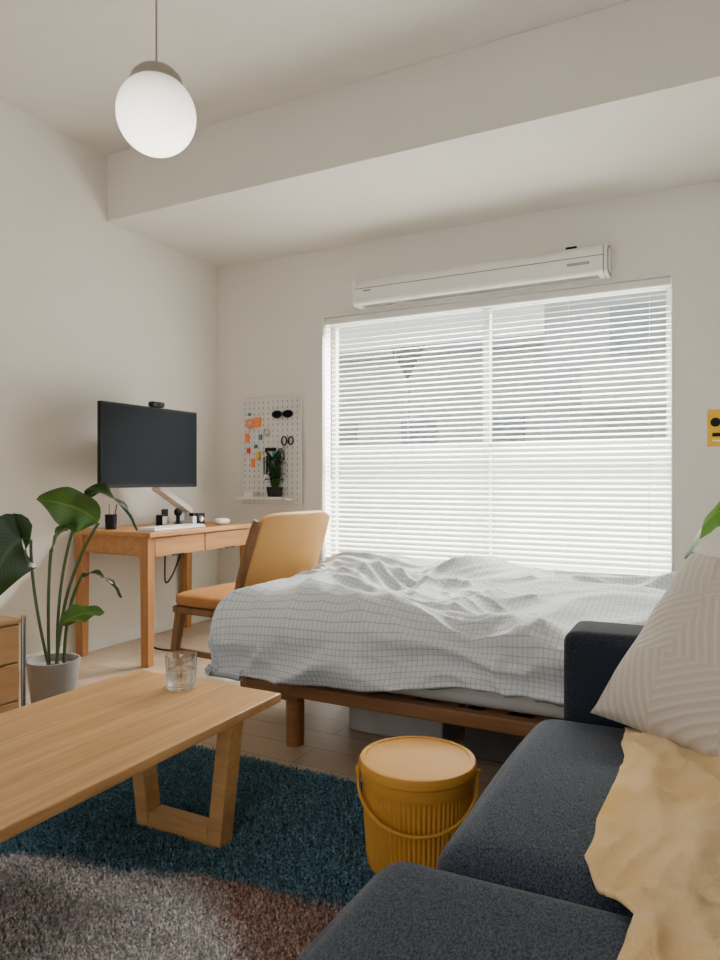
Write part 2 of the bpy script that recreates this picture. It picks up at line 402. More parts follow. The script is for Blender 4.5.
# blinds
vs = []; fs = []
pitch = .0325; sw = .033; tilt = radians(22); yb = D+.035
z = wz1-.065
while z > wz0+.05:
    k = len(vs)
    for x in (wx0+.014, wx1-.014):
        for q in range(5):
            s = (q/4-.5)*sw; bow = .0022*(1-(2*q/4-1)**2)
            vs.append((x, yb + s*cos(tilt)-bow*sin(tilt), z + s*sin(tilt)+bow*cos(tilt)))
    for q in range(4): fs.append((k+q, k+q+1, k+5+q+1, k+5+q))
    z -= pitch
slats = obj('slats', vs, fs, M_slat, True)
parts = [slats, box('headrail', (wx0+.012, yb-.02, wz1-.05), (wx1-.012, yb+.02, wz1-.01), M_white, .004),
         box('bottom_rail', (wx0+.014, yb-.014, wz0+.012), (wx1-.014, yb+.014, wz0+.03), M_white, .003)]
for i, x in enumerate((wx0+.12, 1.42, 2.5, wx1-.12)):
    parts.append(tube('ladder_cord_%d' % (i+1), [(x, yb-.017, wz1-.05), (x, yb-.017, wz0+.03)], .0012, M_white))
parts.append(tube('tilt_wand', [(wx0+.07, yb-.024, wz1-.05), (wx0+.07, yb-.024, 1.0)], .004, M_white))
grp('venetian_blind', (cx, yb, wz1), parts)

# projector screen housing above window
def housing():
    hz = .085; dep = .125
    prof = [(0, hz), (-dep*.45, hz)]
    for i in range(1, 16):
        a = pi/2*i/16; prof.append((-dep*.45-dep*.55*sin(a), hz*(.28+.72*cos(a))))
    prof += [(-dep, .2*hz), (-dep, -.55*hz)]
    for i in range(1, 9):
        a = pi/2*i/8; prof.append((-dep+.035*(1-cos(a)), -hz*(.55+.45*sin(a))))
    prof += [(0, -hz)]
    x0, x1 = 1.20, 2.71; zc = 2.203
    vs = []; n = len(prof); fs = []
    for x in (x0, x1):
        for (yy, zz) in prof: vs.append((x-1.95, yy, zz))
    for i in range(n):
        k = (i+1) % n; fs.append((i, k, n+k, n+i))
    fs.append(tuple(range(n))); fs.append(tuple(reversed(range(n, 2*n))))
    b = obj('case', vs, fs, M_white, True); b.location = (1.95, D-.002, zc)
    b.modifiers.new('e', 'EDGE_SPLIT').split_angle = radians(40)
    ps = [b]
    def cap(nm, xa, xb, s, mm):
        vv = []; ff = []; xm = (xa+xb)/2
        for x in (xa, xb):
            for (yy, zz) in prof: vv.append((x-xm, -.06+(yy+.06)*s, zz*s))
        for i in range(n):
            k = (i+1) % n; ff.append((i, k, n+k, n+i))
        ff.append(tuple(range(n))); ff.append(tuple(reversed(range(n, 2*n))))
        c = obj(nm, vv, ff, mm); c.location = (xm, D-.005, zc); return c
    grey = mat('cap_grey', (.16, .16, .155), .5)
    ps.append(cap('end_gap_right', x1, x1+.006, 1.01, grey)); ps.append(cap('end_cap_right', x1+.006, x1+.022, 1.05, M_white)); ps.append(cap('end_cap_left', x0-.018, x0, 1.04, M_white))
    ps.append(cap('end_recess', x1+.022, x1+.025, .90, grey)); ps.append(cap('end_plate', x1+.025, x1+.028, .76, M_white))
    ps.append(box('screen_slot', (x0+.03, D-.09, zc-hz-.002), (x1-.03, D-.03, zc-hz+.001), mat('slot_grey', (.2, .2, .19), .6)))
    ps.append(box('receiver_label', (x1-.19, D-.1285, zc-.028), (x1-.07, D-.1265, zc-.012), mat('label_grey', (.3, .3, .3), .5)))
    ps.append(box('badge_label', (x0+.06, D-.1285, zc-.006), (x0+.11, D-.1265, zc+.002), grey))
    ps.append(tube('trim_line', [(x0, D-.127, zc+.014), (x1, D-.127, zc+.014)], .0022, grey))
    ps.append(box('mount_clip', (2.50, D-.06, zc+hz), (2.56, D-.02, zc+hz+.018), M_black, .003))
    ps.append(box('wall_bracket', (2.60, D-.03, zc+hz), (2.70, D-.002, zc+hz+.012), M_black, .003))
    return grp('projector_screen_housing', (1.95, D, zc), ps)
housing()

# exterior
M_facade = mat('pale_facade', (.42, .445, .46), .9, var=.06, nscale=1)
M_facade2 = mat('white_facade', (.58, .59, .585), .9, var=.04, nscale=1)
M_road = mat('asphalt', (.50, .49, .46), .9, var=.08)
M_win = mat('far_window', (.22, .26, .28), .5)
box('street_ground', (-30, D+.25, -.35), (30, 60, -.3), M_road)
b = [box('body', (-14, 22, -.3), (-1.5, 30, 5.2), M_facade2), box('roof', (-14.3, 21.6, 5.2), (-1.2, 30.3, 5.5), M_facade)]
for i in range(4): b.append(box('window_pane_%d' % i, (-12.5+i*3, 21.95, 1.6), (-11.2+i*3, 22, 3.0), M_win))
grp('neighbour_house', (-8, 26, 0), b)
b = [box('body', (-.5, 17, -.3), (7.5, 24, 5.4), M_facade), box('balcony', (.5, 16.2, 2.6), (4.5, 17, 3.6), M_facade2)]
for i in range(3): b.append(box('window_pane_%d' % i, (1.0+i*1.9, 16.96, 3.9), (2.2+i*1.9, 17, 5.0), M_win))
grp('apartment_building', (3, 20, 0), b)
box('garden_wall', (-14, 9, -.3), (9, 9.15, 1.50), M_facade2)
tri = obj('sign_plate', [(-.42, 0, .37), (.42, 0, .37), (0, 0, -.37), (-.42, .02, .37), (.42, .02, .37), (0, .02, -.37)], [(0, 2, 1), (3, 4, 5), (0, 1, 4, 3), (1, 2, 5, 4), (2, 0, 3, 5)], mat('sign_back_grey', (.08, .08, .08), .6))
tri.location = (-2.80, 14, 3.55)
grp('road_sign', (-2.80, 14, -.3), [tri, tube('pole', [(-2.80, 14.06, -.3), (-2.80, 14.06, 3.7)], .03, mat('pole_grey', (.4, .4, .4), .5))])

# ---------------------------------------------------------------- pendant lamp
gx, gy, gz, gr = 1.62, 1.73, 2.203, .128
def globe_mat():
    m, t, b = nt('opal_glass_lit')
    tc = N(t, 'ShaderNodeTexCoord'); sp = N(t, 'ShaderNodeSeparateXYZ'); t.links.new(tc.outputs['Object'], sp.inputs[0])
    r = N(t, 'ShaderNodeMapRange'); r.inputs['From Min'].default_value = -.12; r.inputs['From Max'].default_value = .10
    r.inputs['To Min'].default_value = 4.5; r.inputs['To Max'].default_value = .25
    t.links.new(sp.outputs['Z'], r.inputs['Value']); t.links.new(r.outputs[0], b.inputs['Emission Strength'])
    b.inputs['Emission Color'].default_value = (1, .92, .78, 1); b.inputs['Base Color'].default_value = (.7, .69, .65, 1); b.inputs['Roughness'].default_value = .2
    return m
gp = []
prof = [(gr*sin(a), -gr*cos(a)) for a in [pi*i/40 for i in range(1, 37)]]
g = lathe('globe_shade', prof, (gx, gy, gz), globe_mat(), 64); gp.append(g)
M_cap = mat('cap_taupe_metal', (.28, .25, .22), .45)
gp.append(lathe('cap', [(.086, .098), (.086, .106), (.080, .123), (.062, .142), (.035, .155), (.014, .160), (.008, .175)], (gx, gy, gz), M_cap, 48))
gp.append(tube('cord', [(gx, gy, gz+.17), (gx, gy, H-.02)], .0035, M_cap))
gp.append(lathe('ceiling_rose', [(.05, -.03), (.05, -.004), (.048, -.0015)], (gx, gy, H), M_cap, 48))
grp('pendant_lamp', (gx, gy, H), gp)

# ---------------------------------------------------------------- desk
dx1, dy0, dy1, dz = .594, 2.76, 3.69, .72
p = [box('desktop', (.014, dy0, dz-.028), (dx1, dy1, dz), M_desk, .004)]
for nm, x, y in (('leg_1', .545, dy0+.03), ('leg_2', .05, dy0+.03), ('leg_3', .545, dy1-.03), ('leg_4', .05, dy1-.03)):
    p.append(prism(nm, (x, y, dz-.028), (x, y, 0), (.06, .055), (.05, .045), M_deskz))
p.append(box('apron_near', (.075, dy0+.02, dz-.125), (.52, dy0+.042, dz-.028), M_desk, .002))
p.append(box('apron_far', (.075, dy1-.042, dz-.125), (.52, dy1-.02, dz-.028), M_desk, .002))
p.append(box('apron_back', (.03, dy0+.055, dz-.125), (.05, dy1-.055, dz-.028), M_desk, .002))
ym = (dy0+dy1)/2
p.append(box('drawer_1', (.10, dy0+.058, dz-.135), (.575, ym-.004, dz-.033), M_desk, .002))
p.append(box('drawer_2', (.10, ym+.004, dz-.135), (.575, dy1-.058, dz-.033), M_desk, .002))
for i, y in enumerate(((dy0+ym)/2, (ym+dy1)/2)):
    p.append(box('drawer_gap_%d' % i, (.5755, y-.05, dz-.138), (.5775, y+.05, dz-.130), M_black))
p.append(tube('power_cable', [(.06, 3.30, .68), (.10, 3.28, .45), (.14, 3.22, .20), (.22, 3.10, .06), (.34, 3.05, .008), (.45, 3.1, .008)], .006, M_black))
p.append(tube('power_cable_2', [(.06, 3.45, .68), (.08, 3.42, .45), (.10, 3.40, .30), (.12, 3.5, .45), (.12, 3.55, .6)], .005, M_black))
grp('writing_desk', (.3, 3.2, 0), p)

# monitor
mx_, my0, my1, mz0, mz1 = .34, 2.66, 3.43, .957, 1.425
M_silver = mat('silver_arm', (.55, .55, .55), .35, metal=.6)
p = [box('bezel', (mx_-.03, my0, mz0), (mx_, my1, mz1), M_black, .006),
     box('screen', (mx_-.001, my0+.012, mz0+.02), (mx_+.0015, my1-.012, mz1-.012), M_screen),
     box('back_bulge', (mx_-.07, my0+.22, mz0+.10), (mx_-.03, my1-.22, mz1-.12), M_black, .01),
     box('arm_clamp', (.09, 3.50, dz), (.21, 3.62, dz+.015), M_silver, .004),
     lathe('arm_post', [(.022, .015), (.022, .085)], (.15, 3.56, dz), M_silver, 24),
     prism('arm_lower', (.15, 3.57, dz+.075), (.22, 3.20, dz+.235), (.06, .035), (.06, .035), M_white),
     prism('arm_upper', (.22, 3.22, dz+.215), (.25, 3.06, dz+.46), (.04, .03), (.04, .03), M_white),
     box('vesa_plate', (.235, 3.01, dz+.40), (.271, 3.11, dz+.50), M_silver, .003)]
grp('computer_monitor', (mx_, 3.03, dz), p)
p = [box('body', (mx_-.02, 3.02, mz1+.0005), (mx_+.025, 3.12, mz1+.032), M_black, .01), lathe('lens', [(.010, 0), (.010, .004)], (0, 0, 0), M_screen, 24)]
p[1].rotation_euler = (0, pi/2, 0); p[1].location = (mx_+.024, 3.07, mz1+.016)
grp('webcam', (mx_, 3.07, mz1), p)
M_key = mat('key_white', (.75, .75, .74), .5)
kb = [box('base', (.42, 2.84, dz), (.55, 3.26, dz+.012), M_white, .004)]
bx = []
for r_ in range(5):
    for c_ in range(15):
        x = .428+r_*.0235; y = 2.848+c_*.0272; bx.append(((x, y, dz+.0122), (x+.02, y+.023, dz+.019)))
kb.append(multibox('keys', bx, M_key)); grp('keyboard', (.46, 3.05, dz), kb)
p = [sq('shell', (.48, 3.50, dz+.0205), (.036, .060, .0195), M_white, .7, .9, 20), box('wheel', (.45, 3.498, dz+.034), (.462, 3.502, dz+.0385), M_black, .001)]
grp('computer_mouse', (.48, 3.50, dz), p)
p = [box('cabinet', (.36, 3.34, dz), (.42, 3.41, dz+.075), M_black, .006), lathe('cone', [(.02, 0), (.017, .003), (.006, .001)], (0, 0, 0), M_metal, 24)]
p[1].rotation_euler = (0, pi/2, 0); p[1].location = (.4205, 3.375, dz+.04)
grp('desk_speaker', (.39, 3.37, dz), p)
p = [lathe('base', [(.03, 0), (.03, .01), (.012, .02), (.012, .06)], (.30, 3.30, dz), M_black, 32), sq('head', (.30, 3.30, dz+.082), (.024, .024, .026), M_black, .9, .9, 16)]
grp('desk_microphone', (.30, 3.30, dz), p)
p = [box('body', (.40, 3.275, dz), (.44, 3.31, dz+.06), M_silver, .005), box('cap', (.405, 3.279, dz+.06), (.435, 3.307, dz+.08), M_black, .003)]
grp('card_reader', (.42, 3.3, dz), p)
p = [box('body', (.25, 3.16, dz), (.30, 3.20, dz+.07), M_black, .004), box('face', (.3005, 3.165, dz+.012), (.302, 3.195, dz+.06), M_silver)]
grp('desk_clock', (.27, 3.18, dz), p)
p = [lathe('body', [(.026, 0), (.028, .004), (.028, .055), (.025, .055), (.024, .006)], (.22, 3.27, dz), M_silver, 32), box('clip', (.215, 3.245, dz+.056), (.225, 3.295, dz+.10), M_black, .002)]
grp('desk_tin', (.22, 3.27, dz), p)
grp('pen_cup', (.20, 2.86, dz), [lathe('cup', [(.03, 0), (.033, .085), (.030, .085), (.027, .006)], (.20, 2.86, dz), M_black, 32)] + [tube('pen_%d' % i, [(.20+.01*(i-1), 2.86, dz+.01), (.20+.02*(i-1), 2.865+.01*i, dz+.14)], .003, (M_must, M_white, M_black)[i]) for i in range(3)])

# pegboard
px0, px1, pz0, pz1 = .225, .735, .83, 1.58
def peg_mat():
    m, t, b = nt('pegboard_white')
    tc = N(t, 'ShaderNodeTexCoord'); sp = N(t, 'ShaderNodeSeparateXYZ'); t.links.new(tc.outputs['Object'], sp.inputs[0])
    def cell(ax, k, w):
        a = N(t, 'ShaderNodeMath', operation='MULTIPLY'); a.inputs[1].default_value = 1/k; t.links.new(sp.outputs[ax], a.inputs[0])
        f = N(t, 'ShaderNodeMath', operation='FRACT'); t.links.new(a.outputs[0], f.inputs[0])
        s = N(t, 'ShaderNodeMath', operation='SUBTRACT'); s.inputs[1].default_value = .5; t.links.new(f.outputs[0], s.inputs[0])
        ab = N(t, 'ShaderNodeMath', operation='ABSOLUTE'); t.links.new(s.outputs[0], ab.inputs[0])
        l = N(t, 'ShaderNodeMath', operation='LESS_THAN'); l.inputs[1].default_value = w; t.links.new(ab.outputs[0], l.inputs[0]); return l.outputs[0]
    mu = N(t, 'ShaderNodeMath', operation='MULTIPLY'); t.links.new(cell('X', .04, .09), mu.inputs[0]); t.links.new(cell('Z', .04, .22), mu.inputs[1])
    mc = N(t, 'ShaderNodeMix', data_type='RGBA'); mc.inputs['A'].default_value = (.70, .68, .65, 1); mc.inputs['B'].default_value = (.25, .24, .22, 1)
    t.links.new(mu.outputs[0], mc.inputs['Factor']); t.links.new(mc.outputs['Result'], b.inputs['Base Color']); b.inputs['Roughness'].default_value = .5
    return m
yp = D-.024
M_or = mat('orange_plastic', (.85, .22, .04), .5); M_teal = mat('teal_plastic', (.05, .30, .32), .5); M_yel = mat('yellow_plastic', (.8, .5, .05), .5)
p = [box('panel', (px0, yp, pz0), (px1, yp+.006, pz1), peg_mat(), .002)]
for i, (x, z_) in enumerate(((px0+.05, pz0+.05), (px1-.05, pz0+.05), (px0+.05, pz1-.05), (px1-.05, pz1-.05))): p.append(box('spacer_%d' % i, (x-.01, yp+.006, z_-.01), (x+.01, D, z_+.01), M_white))
p.append(box('shelf', (px0+.02, yp-.10, pz0+.035), (px1-.06, yp, pz0+.042), M_white, .002))
p.append(box('shelf_lip', (px0+.02, yp-.104, pz0+.035), (px1-.06, yp-.10, pz0+.055), M_white, .001))
def ring(nm, x, z_, rx, rz, r, m): return tube(nm, [(x+rx*cos(a), yp-.012, z_+rz*sin(a)) for a in [2*pi*i/10 for i in range(10)]], r, m, True)
p += [ring('hook_ring', .31, 1.40, .03, .03, .007, M_or),
      box('badge', (.265, yp-.012, 1.27), (.30, yp-.002, 1.33), M_or, .003), box('badge_orange', (.34, yp-.014, 1.375), (.405, yp-.002, 1.44), M_or, .006),
      box('clip_teal', (.29, yp-.014, 1.455), (.315, yp-.002, 1.475), M_teal, .003), box('clip_red', (.32, yp-.014, 1.09), (.35, yp-.002, 1.15), M_or, .003),
      box('clip_blue', (.385, yp-.014, 1.28), (.41, yp-.002, 1.32), M_teal, .003), box('key_tag', (.44, yp-.014, 1.20), (.53, yp-.002, 1.225), M_black, .003),
      ring('scissors_loop', .60, 1.27, .022, .03, .005, M_black), ring('scissors_loop_2', .655, 1.27, .020, .028, .005, M_black),
      box('scissors_blade', (.594, yp-.014, 1.14), (.606, yp-.008, 1.24), M_metal), box('ruler', (.50, yp-.010, 1.02), (.52, yp-.004, 1.22), M_teal),
      box('glue_stick', (.375, yp-.03, 1.14), (.40, yp-.005, 1.20), M_yel, .006), ring('cable_loop', .57, 1.17, .03, .05, .004, M_black),
      ring('tape_roll', .455, 1.335, .024, .026, .007, M_metal), box('pen_green', (.425, yp-.014, 1.04), (.435, yp-.004, 1.16), M_teal, .002), box('pen_black', (.45, yp-.014, 1.05), (.46, yp-.004, 1.17), M_black, .002),
      box('sticker_red', (.28, yp-.008, 1.19), (.31, yp-.002, 1.225), mat('red_plastic', (.6, .04, .03), .5)), box('sticker_blue', (.345, yp-.008, 1.225), (.37, yp-.002, 1.25), mat('blue_plastic', (.04, .12, .45), .5)),
      box('shelf_box', (.30, yp-.07, pz0+.042), (.38, yp-.02, pz0+.085), M_white, .003)]
p += [tube('lens_rim_%d' % k, [(xx+.040*cos(a), yp-.02, 1.455+.024*sin(a)) for a in [2*pi*i/12 for i in range(12)]], .004, M_black, True) for k, xx in enumerate((.545, .635))]
for k, xx in enumerate((.545, .635)):
    l = lathe('lens_%d' % k, [(.037, 0), (.037, .002)], (0, 0, 0), M_screen, 32); l.rotation_euler = (pi/2, 0, 0); l.scale = (1, .62, 1); l.location = (xx, yp-.018, 1.455); p.append(l)
pegparts = p

def leaf(name, A, C, B, w, m, side=None, fold=.25, wave=.01, nu=22, nv=10, shape=.8):
    A, B, C = Vector(A), Vector(B), Vector(C)
    up0 = Vector(side) if side else None
    def f(u, v):
        P = A*(1-u)**2 + C*2*u*(1-u) + B*u*u
        T = ((C-A)*(1-u) + (B-C)*u).normalized()
        s = up0 - T*up0.dot(T) if up0 else T.cross(Vector((0, 0, 1)))
        s.normalize(); nn = s.cross(T)
        hw = w/2 * (sin(pi*min(1, max(0, u))**shape))**.75 if 0 < u < 1 else 0
        q = (v*2-1)
        return P + s*q*hw + nn*(abs(q)*hw*fold + wave*sin(u*14+q*2)*abs(q))
    return gridmesh(name, f, nu, nv, m)
def stem(name, pts, r=.006, m=None): return tube(name, pts, r, m or M_stem)

grp('pegboard', (.47, D, 1.2), pegparts)
# small plant on the pegboard shelf
sx_ = .545
p = [lathe('pot', [(.050, 0), (.066, .080), (.060, .080), (.055, .065)], (sx_, yp-.046, pz0+.042), M_black, 32)]
p[0].scale = (1, .62, 1)
for i in range(20):
    a = i*2.4; zt = pz0+.042+.12+.04*(i % 6)
    A = (sx_, yp-.045, pz0+.10); B = (sx_+(.08+.025*(i % 4))*cos(a), yp-.058+.035*sin(a), zt)
    C = (sx_+.03*cos(a), yp-.052+.02*sin(a), zt+.04); p.append(leaf('leaf_%d' % i, A, C, B, .07, M_leafd if i % 3 else M_leaf, fold=.3, wave=.002, nu=10, nv=4))
grp('potted_succulent', (sx_, yp-.052, pz0+.042), p)

# ---------------------------------------------------------------- chair
p = []
cy0, cy1 = 2.44, 2.96
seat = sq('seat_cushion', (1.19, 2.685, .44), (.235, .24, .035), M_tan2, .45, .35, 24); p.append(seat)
p.append(box('seat_frame', (.97, 2.46, .375), (1.41, 2.91, .41), M_chairw, .01))
def backf(u, v):
    y = cy0 + (cy1-cy0)*u; c = (2*u-1)
    z_ = .46 + .395*v
    x = 1.40 + .12*v + .035*(1-c*c)
    return Vector((x, 2.70 + (y-2.70)*(1-.05*abs(2*v-1)**6), z_ - .02*abs(c)**6*(1 if v > .5 else -1)*abs(2*v-1)))
bk = gridmesh('backrest', backf, 24, 16, M_tan)
md = bk.modifiers.new('s', 'SOLIDIFY'); md.thickness = .035; md.offset = 0
md = bk.modifiers.new('b', 'BEVEL'); md.width = .010; md.segments = 3; md.limit_method = 'ANGLE'
p.append(bk)
for nm, uu in (('back_side_1', 0), ('back_side_2', 1)):
    pts = [backf(uu, v) + Vector((-.010, -.008 if uu == 0 else .008, 0)) for v in (0.02, .25, .5, .75, .97)]
    p.append(tube(nm, pts, .021, M_chairw))
for nm, y in (('back_post_1', 2.475), ('back_post_2', 2.895)):
    p.append(prism(nm, (1.375, y, .39), (1.41, y, .60), (.03, .03), (.03, .022), M_chairw))
for nm, A, B in (('leg_1', (1.0, 2.49, .39), (.96, 2.45, 0)), ('leg_2', (1.0, 2.88, .39), (.96, 2.92, 0)), ('leg_3', (1.38, 2.49, .39), (1.43, 2.45, 0)), ('leg_4', (1.38, 2.88, .39), (1.43, 2.92, 0))):
    p.append(prism(nm, A, B, (.04, .04), (.025, .025), M_chairw))
p.append(prism('stretcher_1', (.985, 2.47, .2), (1.405, 2.47, .2), (.02, .025), (.02, .025), M_chairw))
p.append(prism('stretcher_2', (.985, 2.90, .2), (1.405, 2.90, .2), (.02, .025), (.02, .025), M_chairw))
grp('desk_chair', (1.2, 2.685, 0), p, radians(-4)).location = (1.225, 2.71, 0)

# ---------------------------------------------------------------- bed
bx0, bx1, by0, by1 = 1.67, 3.70, 2.14, 3.22
p = [box('side_rail_front', (bx0, by0, .205), (bx1, by0+.045, .255), M_bed, .008), box('side_rail_rear', (bx0, by1-.045, .205), (bx1, by1, .255), M_bed, .008),
     box('end_rail_foot', (bx0, by0+.045, .205), (bx0+.045, by1-.045, .255), M_bed, .008), box('end_rail_head', (bx1-.045, by0+.045, .205), (bx1, by1-.045, .255), M_bed, .008)]
for i in range(12):
    x = bx0+.12+i*.16; p.append(box('slat_%d' % i, (x, by0+.045, .235), (x+.07, by1-.045, .252), M_bed))
for nm, x, y in (('leg_1', 1.84, by0+.09), ('leg_2', 1.84, by1-.1), ('leg_3', 3.5, by0+.09), ('leg_4', 3.5, by1-.1)):
    p.append(lathe(nm, [(.034, 0), (.036, .205)], (x, y, 0), M_bed, 32))
p.append(box('cross_bearer', (1.80, by0+.045, .175), (1.88, by1-.045, .205), M_bed, .004))
p.append(box('mattress', (bx0+.01, by0+.03, .256), (bx1-.01, by1-.02, .435), M_mattress, .05, 5))
grp('bed', (2.65, 2.66, 0), p)

fx0, fx1, fy0, fy1 = 1.70, 3.68, 2.22, 3.18
def foldf(a, L, r):
    if 0 <= a <= L: return a, 0.
    d = -a if a < 0 else a-L
    sgn = -1 if a < 0 else 1; base = 0 if a < 0 else L
    if d < r*pi/2: q = r*sin(d/r); dr = r*(1-cos(d/r))
    else: q = r; dr = r + d - r*pi/2
    return base+sgn*q, dr
def duvet(u, v):
    a = -.31 + (fx1-fx0+.31)*u; b = -.27 + (fy1-fy0+.27+.28)*v
    hem = 1 + .16*noise.noise(Vector((a*1.8, b*2.0, 7)))
    k = max(0, min(1, (a-.20)/.70)); k = k*k*(3-2*k); fr_ = 1.30*(1-k) + .90*k
    b2 = b*hem*fr_ if b < 0 else b
    x, dxx = foldf(a*(hem if a < 0 else 1), fx1-fx0, .11); y, dy = foldf(b2, fy1-fy0, .11)
    top = .545 - .012*a
    q = Vector((a*1.2, b*1.4, 0.))
    wv = noise.noise_vector(q*1.1)*.45
    qq = q+wv
    puff = noise.noise(qq*1.8)*.06
    def ridge(V, k): return max(0, 1-abs(noise.noise(V))*k)
    rg = ridge(qq*1.7+Vector((3, 1, 0)), 2.1)**1.3*.052
    rg2 = ridge(Vector((qq.x*2.3+qq.y*2.2, qq.y*4.4-qq.x*1.8, 4)), 2.2)**1.4*.024
    rg3 = ridge(Vector((qq.x*7, qq.y*5.5, 9)), 2.4)**1.5*.008
    disp = puff + rg + rg2 + rg3
    drop = max(dxx, dy) + .25*min(dxx, dy)
    z_ = top - drop
    side = min(1, drop/.12)
    nx = -min(1, dxx/.10) if a < 0 else 0; ny = (-1 if b < 0 else 1)*min(1, dy/.10) if dy > 0 else 0
    nn = Vector((nx, ny, max(.05, 1-side))).normalized()
    P = Vector((fx0+x, fy0+y, z_)) + nn*disp
    P.z += (1-side)*(.045*math.exp(-((a-.5)**2/.25+(b-.75)**2/.08)) + .02*math.exp(-((a-1.3)**2/.1+(b-.5)**2/.1)) - .006)
    P.z = max(P.z, .282)
    return P
dv = gridmesh('duvet', duvet, 280, 200, M_duvet, lambda u, v: (u*2.29, v*1.51))
md = dv.modifiers.new('s', 'SOLIDIFY'); md.thickness = .022; md.offset = -1

def storage(name, lo, hi, m):
    ps = [box('tub', lo, (hi[0], hi[1], hi[2]-.02), m, .01), box('lid', (lo[0]-.005, lo[1]-.005, hi[2]-.02), (hi[0]+.005, hi[1]+.005, hi[2]), m, .005)]
    grp(name, ((lo[0]+hi[0])/2, (lo[1]+hi[1])/2, lo[2]), ps)
storage('storage_box', (1.95, 2.45, 0), (2.35, 3.0, .165), M_boxp)
storage('storage_box', (2.45, 2.40, 0), (3.0, 3.0, .165), M_boxd)

# ---------------------------------------------------------------- coffee table
tx0, tx1, ty0, ty1, tz = 1.575, 2.14, .52, 1.69, .37
p = [box('tabletop', (tx0, ty0, tz-.026), (tx1, ty1, tz), M_oak, .004)]
for k, y in enumerate((1.50, .72)):
    xl0, xr0, xl1, xr1 = 1.765, 2.105, 1.815, 2.065
    zt = tz-.026
    p.append(prism('frame%d_leg_left' % k, (xl0, y, zt), (xl1, y, .0), (.055, .045), (.055, .045), M_oakx, up=(1, 0, 0)))
    p.append(prism('frame%d_leg_right' % k, (xr0, y, zt), (xr1, y, .0), (.055, .045), (.055, .045), M_oakx, up=(1, 0, 0)))
    p.append(box('frame%d_foot_bar' % k, (xl1+.02, y-.027, .0), (xr1-.02, y+.027, .05), M_oakx, .003))
p.append(box('under_rail', (1.92, .72, tz-.055), (1.97, 1.50, tz-.0265), M_oak, .002))
ct = grp('coffee_table', (1.85, 1.1, 0), p)
ct.location.z = .012
def glass_mat(name, col, k=.12):
    m, t, b = nt(name); b.inputs['Base Color'].default_value = (*col, 1); b.inputs['Roughness'].default_value = .0
    b.inputs['Transmission Weight'].default_value = 1; b.inputs['IOR'].default_value = 1.45
    tr = N(t, 'ShaderNodeBsdfTransparent'); ms = N(t, 'ShaderNodeMixShader'); ms.inputs[0].default_value = k
    t.links.new(b.outputs[0], ms.inputs[1]); t.links.new(tr.outputs[0], ms.inputs[2]); t.links.new(ms.outputs[0], t.nodes['Material Output'].inputs['Surface'])
    return m
gl = (1.842, 1.60, tz+.0125)
p = [lathe('tumbler', [(.040, 0), (.043, .004), (.0465, .085), (.047, .097), (.045, .097), (.0445, .085), (.0410, .012), (.038, .010)], gl, glass_mat('clear_glass', (.99, 1, 1)), 64),
     lathe('water', [(.0385, .0102), (.0406, .013), (.0427, .050), (.0430, .055)], gl, glass_mat('water', (.98, 1, 1), .3), 64)]
grp('water_glass', gl, p)

# ---------------------------------------------------------------- rug
rx0, rx1, ry0, ry1 = 1.12, 2.68, .25, 2.01
vs = []; fs = []
rb = ((rx0, ry0, 0.001), (rx1, ry1, .008))
for i in range(95000):
    x = random.uniform(rx0, rx1); y = random.uniform(ry0 if i % 6 == 0 else .8, ry1)
    h = random.uniform(.010, .020); a = random.uniform(0, 2*pi); w = .0020
    lx = random.gauss(0, .007)+.003*noise.noise(Vector((x*9, y*9, 0))); ly = random.gauss(0, .007)
    c, s = cos(a)*w, sin(a)*w
    k = len(vs)
    vs.extend([(x-c, y-s, .006), (x+c, y+s, .006), (x+lx+c*.9, y+ly+s*.9, .006+h), (x+lx-c*.9, y+ly-s*.9, .006+h)])
    fs.append((k, k+1, k+2, k+3))
k = len(vs)
lo, hi = rb
vs += [(x, y, z_) for x in (lo[0], hi[0]) for y in (lo[1], hi[1]) for z_ in (lo[2], hi[2])]
fs += [tuple(k+i for i in f) for f in [(0,1,3,2),(4,6,7,5),(0,4,5,1),(2,3,7,6),(0,2,6,4),(1,5,7,3)]]
obj('shag_rug', vs, fs, M_rug)

# ---------------------------------------------------------------- bucket stool
bc = (2.575, 1.668, .012)
p = []
prof = [(.124, 0), (.129, .004), (.130, .012)] + [(.130+.012*i/12, .012+.2*i/12) for i in range(1, 13)] + [(.143, .214), (.145, .218), (.145, .244), (.143, .246)]
p.append(lathe('body', prof, bc, M_must, 480, rib=(72, .0022, .013, .212)))
p.append(lathe('lid', [(.147, .246), (.151, .249), (.151, .266), (.148, .272), (.143, .2735), (.135, .2735), (.133, .271), (.02, .271), (.0001, .271)], bc, M_must, 96))
hp = []
for i in range(25):
    a = pi*i/24; dn = .095*sin(a)**.8
    hx = .151*cos(a+pi+radians(22)); hy = .151*sin(a+pi+radians(22))
    hp.append((bc[0]+hx*1.02, bc[1]+hy*1.02, bc[2]+.236-dn))
p.append(tube('bail_handle', hp, .0045, M_must))
for k in (0, -1):
    q = Vector(hp[k]); o = sq('pivot_%d' % (k+2), q, (.008, .008, .011), M_must, .8, .8, 12); p.append(o)
grp('bucket_stool', bc, p)

